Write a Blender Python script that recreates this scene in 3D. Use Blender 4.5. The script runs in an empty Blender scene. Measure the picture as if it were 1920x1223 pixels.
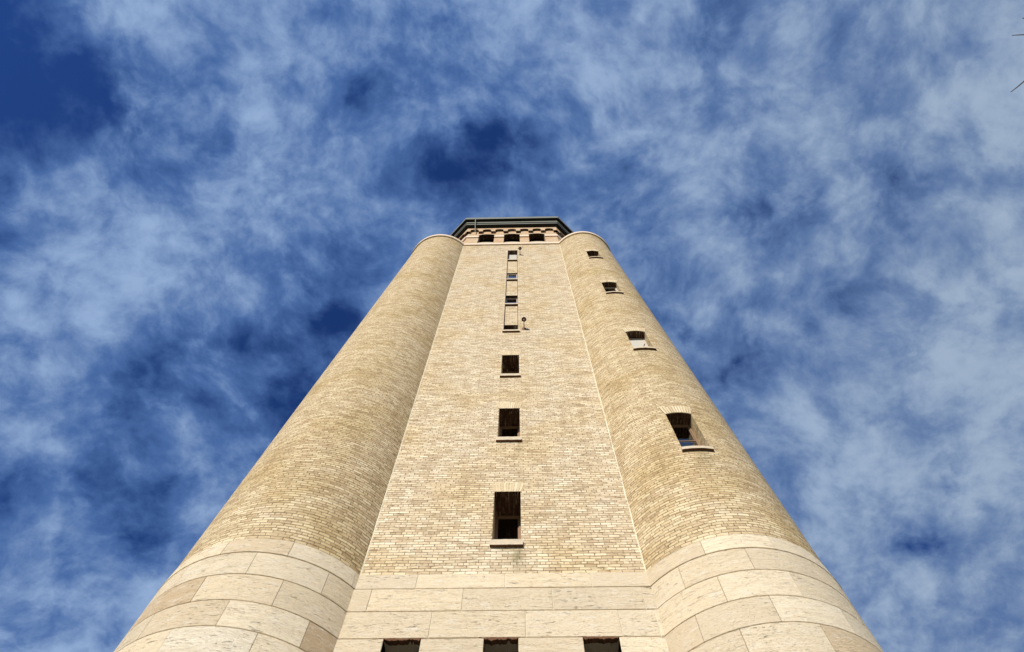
import bpy, math, random
from mathutils import Vector, Matrix, noise
random.seed(7)
R = math.radians
sc = bpy.context.scene
col = sc.collection
H0 = 1.6                      # eye height: every height below is measured from the lens

# ------------------------------------------------------------------ camera
F, PITCH, YAW, ROLL, CAMX, DIST = 1106.05, R(69.344), R(-2.10), R(1.068), 0.501, 10.0
cd = bpy.data.cameras.new('camera'); cam = bpy.data.objects.new('camera', cd); col.objects.link(cam)
fw = Vector((math.sin(YAW)*math.cos(PITCH), math.cos(YAW)*math.cos(PITCH), math.sin(PITCH)))
r0 = Vector((math.cos(YAW), -math.sin(YAW), 0)); u0 = r0.cross(fw)
rr = r0*math.cos(ROLL)+u0*math.sin(ROLL); uu = -r0*math.sin(ROLL)+u0*math.cos(ROLL)
CAM = Vector((CAMX, -DIST, H0))
cam.matrix_world = Matrix(((rr.x, uu.x, -fw.x, CAM.x), (rr.y, uu.y, -fw.y, CAM.y), (rr.z, uu.z, -fw.z, CAM.z), (0, 0, 0, 1)))
cd.sensor_fit = 'HORIZONTAL'; cd.sensor_width = 36; cd.lens = F/1920*36; cd.clip_end = 3000; cd.clip_start = 0.05
sc.camera = cam

# ------------------------------------------------------------------ sun
SUN_EL, SUN_AZ = R(28), R(-20)            # azimuth measured from the front of the tower, minus = to the left
sd = Vector((math.sin(SUN_AZ)*math.cos(SUN_EL), -math.cos(SUN_AZ)*math.cos(SUN_EL), math.sin(SUN_EL)))
sl = bpy.data.lights.new('sun', 'SUN'); sl.energy = 4.7; sl.angle = R(0.5); sl.color = (1.0, 0.92, 0.79)
so = bpy.data.objects.new('sun', sl); col.objects.link(so)
so.rotation_euler = (-sd).to_track_quat('-Z', 'Y').to_euler(); so.location = sd*60

# ------------------------------------------------------------------ node helpers
class NT:
    def __init__(s, tree): s.t = tree; s.n = tree.nodes; s.l = tree.links
    def new(s, typ, **kw):
        n = s.n.new(typ)
        for k, v in kw.items(): setattr(n, k, v)
        return n
    def put(s, sock, v):
        if isinstance(v, bpy.types.NodeSocket): s.l.new(v, sock)
        elif v is not None:
            if hasattr(sock.default_value, '__len__') and not hasattr(v, '__len__'): v = [v]*len(sock.default_value)
            if hasattr(v, '__len__') and len(sock.default_value) == 4 and len(v) == 3: v = tuple(v)+(1,)
            sock.default_value = v
    def math(s, op, a, b=None, c=None, clamp=False):
        n = s.new('ShaderNodeMath', operation=op); n.use_clamp = clamp
        s.put(n.inputs[0], a)
        if b is not None: s.put(n.inputs[1], b)
        if c is not None: s.put(n.inputs[2], c)
        return n.outputs[0]
    def vmath(s, op, a, b=None, scale=None):
        n = s.new('ShaderNodeVectorMath', operation=op); s.put(n.inputs[0], a)
        if b is not None: s.put(n.inputs[1], b)
        if scale is not None: s.put(n.inputs['Scale'], scale)
        return n.outputs['Value'] if op in ('LENGTH', 'DISTANCE', 'DOT_PRODUCT') else n.outputs[0]
    def mix(s, f, a, b, mode='MIX'):
        n = s.new('ShaderNodeMix', data_type='RGBA', blend_type=mode)
        s.put(n.inputs[0], f); s.put(n.inputs[6], a); s.put(n.inputs[7], b); return n.outputs[2]
    def noise(s, vec, scale, detail=4, rough=.5, dist=0, out=0):
        n = s.new('ShaderNodeTexNoise'); s.put(n.inputs['Vector'], vec)
        n.inputs['Scale'].default_value = scale; n.inputs['Detail'].default_value = detail
        n.inputs['Roughness'].default_value = rough; n.inputs['Distortion'].default_value = dist
        return n.outputs[out]
    def map(s, vec, sc_=(1, 1, 1), loc=(0, 0, 0)):
        n = s.new('ShaderNodeMapping'); s.put(n.inputs[0], vec); n.inputs['Scale'].default_value = sc_; n.inputs['Location'].default_value = loc
        return n.outputs[0]
    def ramp(s, f, stops, interp='LINEAR'):
        n = s.new('ShaderNodeValToRGB'); s.put(n.inputs[0], f); cr = n.color_ramp; cr.interpolation = interp
        while len(cr.elements) < len(stops): cr.elements.new(.5)
        for e, (p, c) in zip(cr.elements, stops):
            e.position = p; e.color = tuple(c)+(1,) if len(c) == 3 else c
        return n.outputs[0]
    def smooth(s, v, lo, hi, a=0., b=1.):
        n = s.new('ShaderNodeMapRange', interpolation_type='SMOOTHSTEP'); s.put(n.inputs[0], v)
        for i, q in enumerate((lo, hi, a, b)): n.inputs[1+i].default_value = q
        return n.outputs[0]
    def sep(s, v):
        n = s.new('ShaderNodeSeparateXYZ'); s.put(n.inputs[0], v); return n.outputs
    def comb(s, x, y, z):
        n = s.new('ShaderNodeCombineXYZ'); s.put(n.inputs[0], x); s.put(n.inputs[1], y); s.put(n.inputs[2], z); return n.outputs[0]

# ------------------------------------------------------------------ sky (world): clear blue with a broken layer of cloud
SKY = 0.06
w = bpy.data.worlds.new('World'); sc.world = w; w.use_nodes = True
T = NT(w.node_tree); T.n.clear()
st = T.new('ShaderNodeTexSky', sky_type='NISHITA'); st.sun_disc = False
st.sun_elevation = SUN_EL; st.sun_rotation = math.atan2(sd.x, sd.y); st.altitude = 200; st.air_density = 1.3; st.dust_density = .3; st.ozone_density = 3.0
g = T.new('ShaderNodeTexCoord').outputs['Generated']
x, y, z = T.sep(g)
zz = T.math('MAXIMUM', z, .06)
P = T.comb(T.math('DIVIDE', x, zz), T.math('DIVIDE', y, zz), 0.)          # point of the cloud layer above
zq = T.math('MULTIPLY', T.math('ADD', zz, .6), .625)
Q = T.comb(T.math('DIVIDE', x, zq), T.math('DIVIDE', y, zq), 0.)        # puffs have height, so they look less drawn out than a flat layer
wc = T.noise(Q, 2.2, 3, .5, 0, 1)
Pw = T.vmath('ADD', Q, T.vmath('SCALE', T.vmath('SUBTRACT', wc, (.5, .5, .5)), scale=.16))
wc2 = T.noise(T.vmath('ADD', P, (7.3, 2.1, 0)), 7., 5, .6, 0, 1)
Pw2 = T.vmath('ADD', Pw, T.vmath('SCALE', T.vmath('SUBTRACT', wc2, (.5, .5, .5)), scale=.028))
Pw3 = T.vmath('ADD', P, T.vmath('SCALE', T.vmath('SUBTRACT', wc2, (.5, .5, .5)), scale=.10))
nA = T.noise(T.vmath('ADD', Pw, (3.1, 1.7, .4)), 2.4, 3, .5)
nB = T.noise(T.vmath('ADD', Pw2, (9.2, 5.1, 2.4)), 6.2, 11, .58)
bil = T.math('SUBTRACT', 1., T.math('MULTIPLY', T.math('ABSOLUTE', T.math('SUBTRACT', T.noise(T.vmath('ADD', Pw2, (2.2, 6.3, 8.7)), 5.0, 7, .52), .5)), 4.))   # rounded puffs
nC = T.noise(T.vmath('ADD', Pw2, (1.2, 8.1, 5.4)), 17., 9, .62)
vn = T.math('ABSOLUTE', T.math('SUBTRACT', T.noise(T.vmath('ADD', Pw2, (4.2, 3.3, 1.7)), 3.6, 6, .55), .5))
vein = T.smooth(vn, .0, .055, 1., 0.)                                      # narrow gaps between the cloud puffs
den = T.math('ADD', T.math('MULTIPLY', nA, .36), T.math('ADD', T.math('ADD', T.math('MULTIPLY', nB, .50), T.math('MULTIPLY', bil, .09)), T.math('MULTIPLY', nC, .30)))
den = T.math('SUBTRACT', T.math('SUBTRACT', den, .12), T.math('MULTIPLY', vein, .045))
# openings and thick places of the cloud layer: (x, y, radius x, radius y, amount)
spots = [(-.085, .105, .08, .05, -.38), (-.12, .19, .05, .05, -.16), (-.03, .05, .05, .04, -.14), (-.634, .00, .14, .09, -.24), (-.88, -.10, .17, .19, -.40), (-.50, .02, .05, .06, -.12),
         (-.47, .40, .14, .04, -.26), (-.34, .38, .07, .05, -.18), (-.32, .22, .05, .07, -.12), (-.43, .60, .10, .08, -.05), (-.26, .28, .05, .07, -.14), (.388, .198, .09, .05, -.11), (.665, .31, .045, .035, -.16), (.56, .345, .05, .04, -.12),
         (.845, .892, .07, .035, -.26), (-.77, .86, .07, .06, -.22), (-.141, -.127, .05, .07, -.15), (.32, -.10, .05, .06, -.18), (.34, -.02, .04, .08, -.12), (.28, .34, .09, .08, -.10),
         (.44, .46, .08, .06, -.12), (.70, .20, .06, .05, -.12), (-.60, .40, .10, .05, -.05), (-.38, -.02, .05, .12, -.05), (.62, .12, .14, .05, -.07), (-1.0, .42, .10, .12, -.10), (-1.05, .75, .10, .10, -.08),
         (.62, .50, .10, .04, -.08), (-.20, .03, .06, .05, -.10), (-.22, .14, .03, .05, -.08),
         (-.50, -.12, .13, .08, .10), (-.36, .04, .10, .08, .13), (-.25, .10, .10, .06, .08), (-.80, .13, .10, .07, .13), (-.72, .28, .12, .10, .10), (.12, -.05, .20, .12, .08), (-.62, .62, .2, .10, .05), (-.95, .60, .12, .10, .08),
         (.90, .40, .34, .40, .13), (.75, .70, .2, .08, .08), (.80, .0, .2, .16, .12), (.50, -.10, .12, .10, .08), (.45, .10, .10, .06, .08), (.95, 1.05, .30, .2, .05), (-1.0, 1.0, .3, .3, .03), (.15, .18, .09, .07, .05), (.48, .60, .10, .10, .08)]
xs_, ys_, _z = T.sep(Pw3)
for (cx, cy, rx, ry, am) in spots:
    dx = T.math('DIVIDE', T.math('SUBTRACT', xs_, cx-.01), rx); dy = T.math('DIVIDE', T.math('SUBTRACT', ys_, cy-.01), ry)
    q = T.math('ADD', T.math('MULTIPLY', dx, dx), T.math('MULTIPLY', dy, dy))
    e = T.math('EXPONENT', T.math('MULTIPLY', q, -.8))
    den = T.math('ADD', den, T.math('MULTIPLY', e, am*.62))
cover = T.smooth(den, .29, .50, 0., 1.)
thick = T.smooth(T.math('ADD', den, T.math('ADD', T.math('MULTIPLY', T.math('SUBTRACT', nB, .5), .12), T.math('MULTIPLY', T.math('SUBTRACT', nC, .5), .20))), .42, .75, 0., 1.)
warm = T.smooth(x, -.15, .75)
c_thin = T.mix(warm, (1.25, 2.7, 6.6), (2.1, 3.5, 6.6))
c_thick = T.mix(warm, (5.4, 7.7, 11.7), (6.2, 7.9, 10.2))
cloud = T.mix(thick, c_thin, c_thick)
clear = T.vmath('MULTIPLY', st.outputs[0], (.27, .54, 1.22))
skyc = T.mix(T.math('MULTIPLY', cover, .92), clear, cloud)
skyc = T.mix(T.smooth(z, .05, .26, 1., 0.), skyc, (4.2, 6.0, 9.0))          # pale layer low down
bg = T.new('ShaderNodeBackground'); T.l.new(skyc, bg.inputs[0]); bg.inputs[1].default_value = SKY
T.l.new(bg.outputs[0], T.new('ShaderNodeOutputWorld').inputs[0])

sc.view_settings.view_transform = 'Standard'; sc.view_settings.look = 'None'; sc.view_settings.exposure = 0; sc.view_settings.gamma = 1

# ------------------------------------------------------------------ materials
def mat(name):
    m = bpy.data.materials.new(name); m.use_nodes = True; t = NT(m.node_tree); t.n.clear()
    b = t.new('ShaderNodeBsdfPrincipled'); t.l.new(b.outputs[0], t.new('ShaderNodeOutputMaterial').inputs[0])
    b.inputs['Roughness'].default_value = .85; b.inputs['Specular IOR Level'].default_value = .25
    return m, t, b

def plain(name, c, rough=.6, metal=0, var=.15):
    m, t, b = mat(name)
    o = t.new('ShaderNodeTexCoord').outputs['Object']
    n = t.noise(o, 9, 6, .6)
    t.put(b.inputs['Base Color'], t.mix(n, tuple(v*(1-var) for v in c), tuple(min(1, v*(1+var)) for v in c)))
    b.inputs['Roughness'].default_value = rough; b.inputs['Metallic'].default_value = metal
    return m

def brick_mat(name, tones, mortar, stains=(), patch=(.58, .535, .44), patch_amt=.7, tint=(1, 1, 1)):
    m, t, b = mat(name)
    tc = t.new('ShaderNodeTexCoord'); uv = tc.outputs['UV']; ob = tc.outputs['Object']
    wob = t.noise(uv, 3.1, 3, .6, 0, 1)
    wob2 = t.noise(uv, 22., 2, .6, 0, 1)
    uvw = t.vmath('ADD', uv, t.vmath('MULTIPLY', t.vmath('SUBTRACT', wob, (.5, .5, .5)), (.07, .028, 0)))
    uvw = t.vmath('ADD', uvw, t.vmath('MULTIPLY', t.vmath('SUBTRACT', wob2, (.5, .5, .5)), (.035, .010, 0)))
    br = t.new('ShaderNodeTexBrick', offset=.5, offset_frequency=2, squash=.5, squash_frequency=6)
    t.put(br.inputs['Vector'], uvw); br.inputs['Scale'].default_value = 1
    br.inputs['Color1'].default_value = (0, 0, 0, 1); br.inputs['Color2'].default_value = (1, 1, 1, 1); br.inputs['Mortar'].default_value = (.5, .5, .5, 1)
    br.inputs['Mortar Size'].default_value = .0095; br.inputs['Mortar Smooth'].default_value = .25; br.inputs['Bias'].default_value = 0
    br.inputs['Brick Width'].default_value = .2746; br.inputs['Row Height'].default_value = .0901
    tone = t.new('ShaderNodeSeparateColor'); t.l.new(br.outputs['Color'], tone.inputs[0])
    tv = tone.outputs[0]
    fine = t.noise(t.map(uvw, (1, 3.2, 1)), 30, 5, .65)
    tv2 = t.math('ADD', t.math('MULTIPLY', tv, .78), t.math('MULTIPLY', fine, .24))
    c = t.ramp(tv2, tones)
    # irregular rows of weathering, and broad patches
    row = t.noise(t.map(uv, (.55, 4.2, 1)), 1.6, 7, .68)
    c = t.mix(t.smooth(row, .42, .64, 0, .6), c, t.mix(1., c, (.72, .67, .59), 'MULTIPLY'))
    row2 = t.noise(t.map(uv, (.9, 9., 1), (5, 3, 0)), 1.7, 8, .75)
    c = t.mix(t.smooth(row2, .52, .64, 0, .9), c, t.mix(1., c, (.46, .40, .31), 'MULTIPLY'))
    sq = t.noise(t.map(uv, (1.7, 8.5, 1), (17, 5, 0)), 1.9, 7, .74, .7)
    c = t.mix(t.smooth(sq, .55, .63, 0, .85), c, t.mix(1., c, (.44, .38, .29), 'MULTIPLY'))
    row3 = t.noise(t.map(uv, (1.2, 12., 1), (2, 13, 0)), 1.5, 8, .72)
    c = t.mix(t.smooth(row3, .54, .68, 0, .65), c, (.90, .80, .62))
    salt = t.noise(t.map(uv, (1, 1.6, 1), (21, 3, 0)), .9, 6, .65)
    c = t.mix(t.smooth(salt, .56, .68, 0, .35), c, (.90, .84, .72))
    big = t.noise(uv, .45, 5, .6)
    c = t.mix(t.smooth(big, .42, .66, 0, patch_amt), c, t.mix(1., c, tuple(v/.62 for v in patch), 'MULTIPLY'))
    rain = t.noise(t.map(uv, (2.6, .16, 1), (3, 8, 0)), 1.5, 6, .62)
    c = t.mix(t.smooth(rain, .52, .70, 0, .35), c, t.mix(1., c, (.74, .69, .61), 'MULTIPLY'))
    dots = t.noise(uv, 17, 3, .7)
    c = t.mix(t.smooth(dots, .69, .76, 0, .75), c, (.10, .075, .05))
    mfac = br.outputs['Fac']
    lose = t.smooth(t.noise(t.map(uv, (1., 2.5, 1)), 4.0, 4, .6), .33, .62, .50, 1.)      # joints here and there nearly closed
    c = t.mix(t.math('MULTIPLY', mfac, lose), c, mortar)
    ox, oy, oz = t.sep(ob)
    for (sx, sz, wx, hz, amt, colr) in stains:        # (x, z, half width, length, amount, colour) stain running down
        dx = t.math('DIVIDE', t.math('SUBTRACT', ox, sx), wx)
        dz = t.math('DIVIDE', t.math('SUBTRACT', sz, oz), hz)
        f = t.math('MULTIPLY', t.math('EXPONENT', t.math('MULTIPLY', t.math('MULTIPLY', dx, dx), -1.)),
                   t.math('MULTIPLY', t.smooth(dz, -.03, .06), t.smooth(dz, .3, 1., 1, 0)))
        f = t.math('MULTIPLY', f, t.smooth(t.noise(t.map(ob, (4, 4, 1.2)), 2.2, 5, .65), .33, .6, .15, amt))
        c = t.mix(f, c, colr)
    if tint != (1, 1, 1): c = t.mix(1., c, tint, 'MULTIPLY')
    t.put(b.inputs['Base Color'], c)
    b.inputs['Roughness'].default_value = .9
    bp = t.new('ShaderNodeBump'); bp.inputs['Strength'].default_value = .55; bp.inputs['Distance'].default_value = .012
    t.put(bp.inputs['Height'], t.math('ADD', t.math('SUBTRACT', t.math('MULTIPLY', tv2, .35), mfac), t.math('MULTIPLY', fine, .35)))
    t.l.new(bp.outputs[0], b.inputs['Normal'])
    return m

TONES = [(.0, (.50, .40, .275)), (.25, (.67, .545, .385)), (.5, (.78, .66, .475)), (.75, (.86, .75, .56)), (1., (.93, .85, .67))]
GREEN = (.20, .18, .09)
M_brick = brick_mat('cream_brick', TONES, (.17, .125, .075),
    stains=[(.36, 11.45+H0, .16, 1.1, .75, GREEN), (-.02, 11.45+H0, .10, .55, .4, GREEN), (.42, 16.1+H0, .1, .9, .35, GREEN)])
M_brick_turret = brick_mat('cream_brick_turret', TONES, (.16, .12, .07), patch=(.53, .50, .41), patch_amt=.8, tint=(.92, .88, .79),
    stains=[(5.45, 13.9+H0, .2, 1.0, .5, GREEN), (5.2, 21.1+H0, .2, .9, .4, GREEN)])
M_brick_peach = brick_mat('peach_brick', [(.0, (.56, .42, .28)), (.5, (.72, .56, .38)), (1., (.84, .69, .50))], (.42, .28, .18), patch=(.62, .50, .40))
M_brick_dark = brick_mat('shade_darkened_reveal_brick', [(.0, (.055, .025, .015)), (.5, (.09, .045, .03)), (1., (.14, .085, .06))], (.04, .02, .014))  # brick darkened: shade painted into opening heads and corbel undersides

def stone_mat():
    m, t, b = mat('cream_limestone')
    ob = t.new('ShaderNodeTexCoord').outputs['Object']; uv = t.new('ShaderNodeTexCoord').outputs['UV']
    at = t.new('ShaderNodeAttribute', attribute_name='block'); tone = t.new('ShaderNodeSeparateColor'); t.l.new(at.outputs['Color'], tone.inputs[0])
    rnd, off, k = tone.outputs
    uvo = t.vmath('ADD', uv, t.comb(t.math('MULTIPLY', off, 37.), t.math('MULTIPLY', rnd, 51.), t.math('MULTIPLY', k, 23.)))
    c = t.ramp(rnd, [(0, (.55, .40, .24)), (.12, (.62, .48, .31)), (.25, (.72, .58, .39)), (.35, (.72, .62, .46)), (.5, (.88, .74, .52)), (.68, (.80, .70, .53)), (.85, (.94, .82, .61)), (1, (.85, .81, .69))])
    a = t.noise(t.map(uvo, (1.3, 4.5, 1)), 2.0, 8, .68, .5)
    c = t.mix(t.smooth(a, .38, .66, 0, .5), c, (.70, .58, .41))
    bq = t.noise(t.map(uvo, (1.5, 6., 1), (4, 7, 0)), 1.8, 8, .7, .3)
    c = t.mix(t.smooth(bq, .53, .64, 0, .55), c, (.84, .79, .70))
    veins = t.noise(t.map(uvo, (2.6, 15., 1), (1, 3, 0)), 1.8, 9, .76, .35)
    amt = t.smooth(t.noise(t.map(uvo, (.6, 1.6, 1), (8, 2, 0)), 1.6, 3, .5), .42, .62, .08, 1.)
    vf = t.math('MULTIPLY', t.smooth(veins, .575, .66, 0, .8), amt)
    c = t.mix(vf, c, (.36, .28, .18))
    thin = t.math('ABSOLUTE', t.math('SUBTRACT', t.noise(t.map(uvo, (.35, 6., 1), (11, 5, 0)), 1.2, 6, .6, .2), .5))
    tf = t.math('MULTIPLY', t.smooth(thin, .0, .010, .65, 0), t.smooth(k, .45, .6, 0, 1))
    c = t.mix(tf, c, (.33, .24, .14))
    hatch = t.noise(t.map(uvo, (2.6, 8., 1), (3, 17, 0)), 4.2, 7, .8, .6)
    hf = t.math('MULTIPLY', t.smooth(hatch, .53, .64, 0, .75), t.smooth(t.noise(t.map(uvo, (1, 2., 1)), 1.3, 3, .5), .35, .6, .25, 1.))
    c = t.mix(hf, c, (.46, .38, .26))
    hatch2 = t.noise(t.map(uvo, (2.4, 7., 1), (31, 7, 0)), 4., 7, .8, .6)
    c = t.mix(t.smooth(hatch2, .55, .68, 0, .5), c, (.88, .82, .70))
    pits = t.noise(t.map(uvo, (1, 2.0, 1)), 26, 4, .7)
    c = t.mix(t.smooth(pits, .66, .74, 0, .7), c, (.28, .22, .15))
    gr = t.noise(uvo, 60, 3, .7)
    c = t.mix(t.smooth(gr, .3, .8, 0, .18), c, (.55, .45, .32))
    t.put(b.inputs['Base Color'], c)
    bp = t.new('ShaderNodeBump'); bp.inputs['Strength'].default_value = .9; bp.inputs['Distance'].default_value = .03
    t.put(bp.inputs['Height'], t.math('SUBTRACT', t.math('ADD', t.math('MULTIPLY', a, .6), t.math('MULTIPLY', gr, .25)), t.math('ADD', t.math('ADD', vf, t.math('MULTIPLY', hatch, .8)), t.math('MULTIPLY', t.smooth(pits, .6, .74), .6))))
    t.l.new(bp.outputs[0], b.inputs['Normal'])
    return m
M_stone = stone_mat()
M_mortar = plain('dark_joint', (.24, .165, .09), .95)
M_bead = plain('pale_joint_mortar', (.86, .76, .61), .9, 0, .3)
M_sill = plain('pale_sill_stone', (.62, .53, .40), .85, 0, .3)
M_rust_shade = plain('rusty_edge_and_sill_shade', (.15, .075, .04), .95, 0, .5)  # rust on the base window heads, painted shade under the sills
M_frame = plain('brown_window_frame', (.26, .17, .11), .6)
M_frame_pale = plain('pale_window_frame', (.55, .48, .42), .6)
M_green = plain('green_grey_metal', (.20, .21, .18), .5, .0, .25)
M_soffit = plain('shade_blackened_metal', (.006, .007, .006), .6)  # cornice metal blackened, the shade under the eaves put into its colour
M_wood = plain('dark_timber', (.022, .015, .012), .9)
M_blind = plain('white_blind', (.56, .54, .49), .9, 0, .08)
M_pipe = plain('rusty_iron', (.10, .045, .035), .5, .3)
M_room = plain('unlit_room_black', (.012, .012, .012), .95)  # near-black so the rooms behind the glass look unlit

def glass_mat():
    m = bpy.data.materials.new('window_glass'); m.use_nodes = True; t = NT(m.node_tree); t.n.clear()
    fr = t.new('ShaderNodeFresnel'); fr.inputs[0].default_value = 1.52
    tr = t.new('ShaderNodeBsdfTransparent'); tr.inputs[0].default_value = (.7, .75, .75, 1)
    gl = t.new('ShaderNodeBsdfGlossy'); gl.inputs['Roughness'].default_value = .03
    mx = t.new('ShaderNodeMixShader'); t.l.new(t.math('MULTIPLY', fr.outputs[0], 3.6, clamp=True), mx.inputs[0])
    t.l.new(tr.outputs[0], mx.inputs[1]); t.l.new(gl.outputs[0], mx.inputs[2])
    t.l.new(mx.outputs[0], t.new('ShaderNodeOutputMaterial').inputs[0])
    return m
M_glass = glass_mat()

# ------------------------------------------------------------------ mesh builder
class MB:
    def __init__(s): s.v = []; s.f = []; s.uv = []; s.mi = []; s.blk = []; s.ms = []; s.cur = (.5, .5, .5)
    def mat(s, m):
        if m not in s.ms: s.ms.append(m)
        return s.ms.index(m)
    def face(s, pts, uvs=None, m=None):
        n = len(s.v); s.v += [tuple(p) for p in pts]; s.f.append(tuple(range(n, n+len(pts))))
        if uvs is None:
            a = Vector(pts[1])-Vector(pts[0]); b_ = Vector(pts[2])-Vector(pts[0]); nn = a.cross(b_)
            if abs(nn.z) > max(abs(nn.x), abs(nn.y)): uvs = [(p[0], p[1]) for p in pts]
            elif abs(nn.x) > abs(nn.y): uvs = [(p[1], p[2]) for p in pts]
            else: uvs = [(p[0], p[2]) for p in pts]
        s.uv.append(uvs); s.mi.append(s.mat(m) if m else 0); s.blk.append(s.cur)
    def box(s, a, b, m=None, skip=()):
        (x0, y0, z0), (x1, y1, z1) = a, b
        F_ = {'front': [(x0, y0, z0), (x1, y0, z0), (x1, y0, z1), (x0, y0, z1)], 'back': [(x1, y1, z0), (x0, y1, z0), (x0, y1, z1), (x1, y1, z1)],
              'left': [(x0, y1, z0), (x0, y0, z0), (x0, y0, z1), (x0, y1, z1)], 'right': [(x1, y0, z0), (x1, y1, z0), (x1, y1, z1), (x1, y0, z1)],
              'top': [(x0, y0, z1), (x1, y0, z1), (x1, y1, z1), (x0, y1, z1)], 'bottom': [(x0, y1, z0), (x1, y1, z0), (x1, y0, z0), (x0, y0, z0)]}
        for k, f in F_.items():
            if k not in skip: s.face(f, None, m)
    def tube(s, pts, rad, m=None, n=10, cap=True):
        rings = []
        pts = [Vector(p) for p in pts]
        rads = rad if hasattr(rad, '__len__') else [rad]*len(pts)
        up = Vector((.13, .27, 1)).normalized()
        for i, p in enumerate(pts):
            d = (pts[min(i+1, len(pts)-1)]-pts[max(i-1, 0)]).normalized()
            a = d.cross(up)
            if a.length < .05: a = d.cross(Vector((1, 0, 0)))
            a.normalize(); b_ = d.cross(a)
            rings.append([p+(a*math.cos(2*math.pi*j/n)+b_*math.sin(2*math.pi*j/n))*rads[i] for j in range(n)])
        for i in range(len(rings)-1):
            for j in range(n):
                k = (j+1) % n; s.face([rings[i][j], rings[i+1][j], rings[i+1][k], rings[i][k]], None, m)
        if cap: s.face(rings[0], None, m); s.face(rings[-1][::-1], None, m)
    def build(s, name, m0, parent=None, merge=True, smooth=False, bevel=0):
        me = bpy.data.meshes.new(name)
        me.from_pydata(s.v, [], s.f)
        ms = s.ms if s.ms else []
        if m0 is not None and m0 not in ms:
            me.materials.append(m0); shift = 1
            for q in ms: me.materials.append(q)
            # faces without a material use slot 0
            idx = [0 if i is None else i for i in s.mi]
        else:
            for q in ms: me.materials.append(q)
        me.uv_layers.new(name='UVMap'); me.attributes.new('block', 'FLOAT_COLOR', 'CORNER')
        uvl = me.uv_layers['UVMap']; at = me.attributes['block']
        li = 0
        for fi, f in enumerate(s.f):
            for j in range(len(f)):
                uvl.data[li].uv = s.uv[fi][j]; at.data[li].color = s.blk[fi]+(1,); li += 1
        me.polygons.foreach_set('material_index', s.mi)
        me.validate()
        if merge or smooth:
            import bmesh
            bm = bmesh.new(); bm.from_mesh(me); bmesh.ops.remove_doubles(bm, verts=bm.verts, dist=.0004)
            if smooth:
                for f in bm.faces: f.smooth = True
                for e in bm.edges:
                    if len(e.link_faces) == 2 and e.calc_face_angle(0) > R(32): e.smooth = False
            bm.to_mesh(me); bm.free()
        o = bpy.data.objects.new(name, me); col.objects.link(o); o.parent = parent
        if bevel:
            bv = o.modifiers.new('bevel', 'BEVEL'); bv.width = bevel; bv.segments = 2; bv.limit_method = 'ANGLE'; bv.angle_limit = R(40)
        return o

def thing(name, label, cat, loc=(0, 0, 0), group=None):
    o = bpy.data.objects.new(name, None); col.objects.link(o); o.location = loc; o['label'] = label; o['category'] = cat
    if group: o['group'] = group
    return o

def top_curve(o, n=10):
    x0, x1, z0, z1 = o[:4]; rise = o[5] if len(o) > 5 else 0
    if not rise: return [(x0, z1), (x1, z1)]
    c, h = (x0+x1)/2, (x1-x0)/2
    Rr = (h*h+rise*rise)/(2*rise)
    return [(x0+(x1-x0)*i/n, z1-Rr+math.sqrt(max(Rr*Rr-((x0+(x1-x0)*i/n)-c)**2, 0))) for i in range(n+1)]

def sheet(mb, U0, U1, Z0, Z1, opens, M, m=None, mrev=None, ulines=(), uvof=None):
    """a wall sheet in (u, z) with openings; M(u, z, d) gives the point d behind the face. opens = (u0, u1, z0, z1, depth, rise, open_bottom)"""
    uvof = uvof or (lambda u, z: (u, z))
    us = sorted(set([U0, U1]+[q for o in opens for q in (o[0], o[1]) if U0 < q < U1]+[q for q in ulines if U0 < q < U1]))
    zs = sorted(set([Z0, Z1]+[q for o in opens for q in (o[2], o[3]) if Z0 < q < Z1]))
    for i in range(len(us)-1):
        for j in range(len(zs)-1):
            a, b_, c, d = us[i], us[i+1], zs[j], zs[j+1]; mu, mz = (a+b_)/2, (c+d)/2
            if any(o[0] < mu < o[1] and o[2] < mz < o[3] for o in opens): continue
            mb.face([M(a, c, 0), M(b_, c, 0), M(b_, d, 0), M(a, d, 0)], [uvof(a, c), uvof(b_, c), uvof(b_, d), uvof(a, d)], m)
    for o in opens:
        x0, x1, z0, z1, dp = o[:5]; cur = top_curve(o); ob = len(o) > 6 and o[6]
        if len(cur) > 2:
            for (a, c), (b_, d) in zip(cur[:-1], cur[1:]):
                mb.face([M(a, c, 0), M(b_, d, 0), M(b_, z1, 0), M(a, z1, 0)], [uvof(a, c), uvof(b_, d), uvof(b_, z1), uvof(a, z1)], m)
        path = [(x0, z0)]+cur+[(x1, z0)]
        if not ob: path.append((x0, z0))
        for (a, c), (b_, d) in zip(path[:-1], path[1:]):
            vert = abs(a-b_) < 1e-6
            uvs = [(0, c), (dp, c), (dp, d), (0, d)] if vert else [(c, a), (c+dp, a), (c+dp, b_), (c, b_)]
            mb.face([M(a, c, 0), M(a, c, dp), M(b_, d, dp), M(b_, d, 0)], uvs, (mrev or m) if not vert else m)

Zh = lambda z: z+H0
tower = thing('water_tower', 'tall cream brick water tower with round corner turrets on a pale limestone base', 'tower', (0, 0, 0))

YC = 6.9                     # centre of the square plan
def rotY(p, q):              # quarter turns of the plan about its centre
    x, y, z = p; y -= YC
    for _ in range(q): x, y = -y, x
    return (x, y+YC, z)

# ------------------------------------------------------------------ stone base
CZ = [-1.6, -.96, -.30, .34, 1.0, 1.64, 2.30, 2.94, 3.60, 4.24, 4.90, 5.54, 6.20, 6.84, 7.50, 8.18, 8.80, 9.47, 10.09, 10.56]
CZ = [Zh(q) for q in CZ]; NC = len(CZ)-1
GAP = .011
def blk(force=None):
    return (random.random() if force is None else force, random.random(), random.random())
ZB = CZ[-1]
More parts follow.
